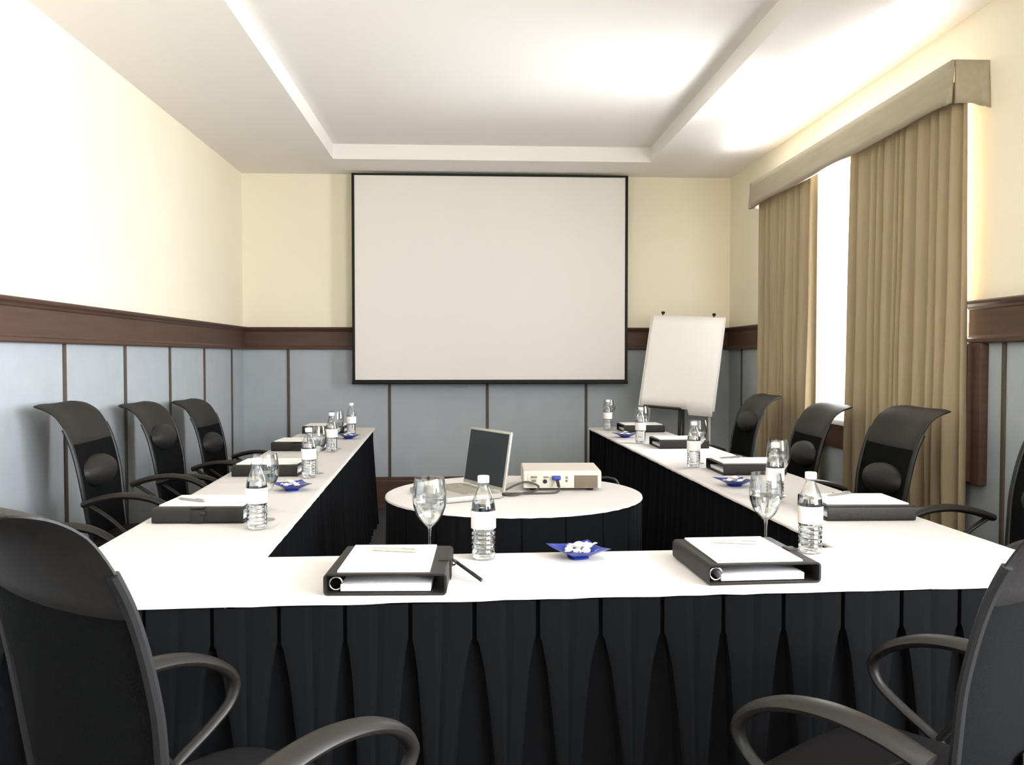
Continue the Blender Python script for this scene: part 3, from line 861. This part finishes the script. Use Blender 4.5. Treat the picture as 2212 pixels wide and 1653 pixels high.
m = MB(); m.lathe([(.034, 0), (.036, .012), (.030, .016), (.028, .008), (0, .006)], 28, T=Matrix.Translation((.07, PD/2-.002, .045)) @ Matrix.Rotation(-PI/2, 4, 'X'), cap=(True, False)); m.build('lens', M['plastic'], pj)
for x in (-.12, .12):
    for y in (-.11, .11):
        m = MB(); m.lathe([(.011, 0), (.013, .006), (.013, .014)], 14, T=Matrix.Translation((x, y, 0))); m.build('foot', M['plastic'], pj)
# video cable with blue plug
px_, py_ = .392, 3.768-PD/2
vc = thing('video_cable', 'grey video cable with a blue plug looping from the projector to the laptop', 'cable', (px_-.030, py_, RZ))
m = MB(); m.box((.0, -.012, .058), (.036, .016, .018), .004); m.box((0, -.022, .056), (.026, .010, .014), .003); m.build('plug', M['blueplug'], vc)
cz = .005
m = MB(); m.tube([(.002, -.028, .050), (.006, -.036, .034), (.008, -.045, .014), (-.010, -.062, cz), (-.06, -.075, cz), (-.12, -.078, cz), (-.185, -.075, cz), (-.222, -.085, cz+.002),
                  (-.218, -.115, cz), (-.178, -.122, cz), (-.130, -.095, cz+.007), (-.088, -.055, cz+.008), (-.075, -.025, cz+.02), (-.096, -.015, .036), (-.13, -.018, .043), (-.17, -.028, .032), (-.200, -.045, .020), (-.216, -.052, .014)],
                 .0042, 8, sub=6); m.build('cord', M['cable'], vc)
m = MB(); m.tube([(.002, -.026, .052), (.005, -.035, .036), (.007, -.040, .026)], .0065, 10, sub=3); m.build('strain_relief', M['plastic'], vc)
# power cable falling away behind the projector
m = MB(); m.tube([(.47, 3.925, RZ+.022), (.50, 3.945, RZ+.02), (.545, 3.945, RZ+.013), (.60, 3.955, RZ+.009), (.64, 3.955, RZ+.007), (.672, 3.945, RZ-.010), (.70, 3.94, RZ-.10), (.70, 3.95, .4), (.72, 3.96, .02)], .006, 8, sub=6)
tag(m.build('power_cable', M['plastic']), 'black power cable trailing off the back of the round table behind the projector', 'cable')

# ------------------------------------------------------------------ flip chart
fc = thing('flip_chart', 'white flip chart easel leaning back in the far right corner beside the screen', 'flip chart', (1.675, 6.985, 0), R(-26))
LEAN = R(17); FW, FH = .615, .78
zb = .885
T = Matrix.Translation((0, -.06, zb)) @ Matrix.Rotation(-LEAN, 4, 'X') @ Matrix.Rotation(R(3.5), 4, 'Y')
m = MB(); m.box((0, .008, FH/2), (FW, .014, FH), .003, T=T); m.build('board', M['white'], fc)
m = MB()
def pp(u, v):
    return tuple(T @ Vector((-FW/2+.012+(FW-.024)*u, -.004-.004*math.sin(PI*u)*(1-v), .01+(FH-.02)*v-(.055*(1 if u > .68 else 0) if v < .01 else 0))))
m.grid(pp, 30, 12); o = m.build('paper_pad', M['paper'], fc); s = o.modifiers.new('t', 'SOLIDIFY'); s.thickness = .003
for s in (-1, 1):
    m = MB(); m.lathe([(.007, 0), (.007, .012), (.015, .014), (.015, .026), (.008, .030)], 16, T=T @ Matrix.Translation((s*.21, .0, FH)))
    m.build('pad_knob', M['plastic'], fc)
m = MB(); m.box((-.10, -.025, -.006), (.30, .05, .012), .003, T=T); m.build('pen_tray', M['wood'], fc)
def at_(x, y, z): return tuple(T @ Vector((x, y, z)))
m = MB(); m.tube([at_(-.22, .02, .1), (-.28, -.20, .0)], .011, 10, sub=1); m.build('leg', M['silver'], fc)
m = MB(); m.tube([at_(.25, .02, .1), (.31, -.20, .0)], .011, 10, sub=1); m.build('leg', M['silver'], fc)
m = MB(); m.tube([at_(.03, .022, .62), at_(.03, .022, 0.02), (.03, -.06, .45), (.03, -.10, .0)], [.013, .013, .013, .013], 10, sub=2); m.build('leg', M['plastic'], fc)

# ------------------------------------------------------------------ light
def area(name, loc, rot, size, power, col=(1, 1, 1), spread=180):
    l = bpy.data.lights.new(name, 'AREA'); l.shape = 'RECTANGLE'; l.size, l.size_y = size; l.energy = power; l.color = col; l.spread = R(spread)
    o = bpy.data.objects.new(name, l); COL.objects.link(o); o.location = loc; o.rotation_euler = rot
    return o
W = bpy.data.worlds.new('daylight'); sc.world = W; W.use_nodes = True
bg = W.node_tree.nodes['Background']; bg.inputs['Color'].default_value = (.975, .965, 1, 1); bg.inputs['Strength'].default_value = 6.0
# daylight through the windows
area('window_daylight', (XR+.22, (WY0+WY1)/2, (WZ0+WZ1)/2), (0, R(90), 0), (WZ1-WZ0, WY1-WY0), 350, (.975, .965, 1))
area('near_window_daylight', (XR+.22, (VY0+VY1)/2, (VZ0+VZ1)/2), (0, R(90), 0), (VZ1-VZ0, VY1-VY0), 650, (.975, .965, 1))
# sunlit terrace outside throwing light up through the curtain gap
area('sunlit_terrace', (4.6, 5.25, -.3), (R(180), 0, 0), (1.2, 2.4), 540, (.975, .965, 1))

# ------------------------------------------------------------------ camera
cd = bpy.data.cameras.new('camera'); cam = bpy.data.objects.new('camera', cd); COL.objects.link(cam)
cd.sensor_width = 36; cd.sensor_fit = 'HORIZONTAL'; cd.lens = 1900/2212*36; cd.clip_start = .02
yaw = math.atan(94/1900); pit = math.atan(56.5/1900)
cam.location = (0, 0, 1.30); cam.rotation_euler = (PI/2-pit, 0, -yaw)
sc.camera = cam
sc.view_settings.view_transform = 'Standard'; sc.view_settings.look = 'None'
sc.view_settings.exposure = 0.22; sc.view_settings.gamma = 1; sc.view_settings.use_curve_mapping = False
sc.cycles.use_denoising = True
sc.cycles.max_bounces = 12; sc.cycles.diffuse_bounces = 6; sc.cycles.transparent_max_bounces = 24; sc.cycles.transmission_bounces = 10
sc.cycles.caustics_reflective = False; sc.cycles.caustics_refractive = False; sc.cycles.blur_glossy = .5
sc.cycles.sample_clamp_indirect = 8
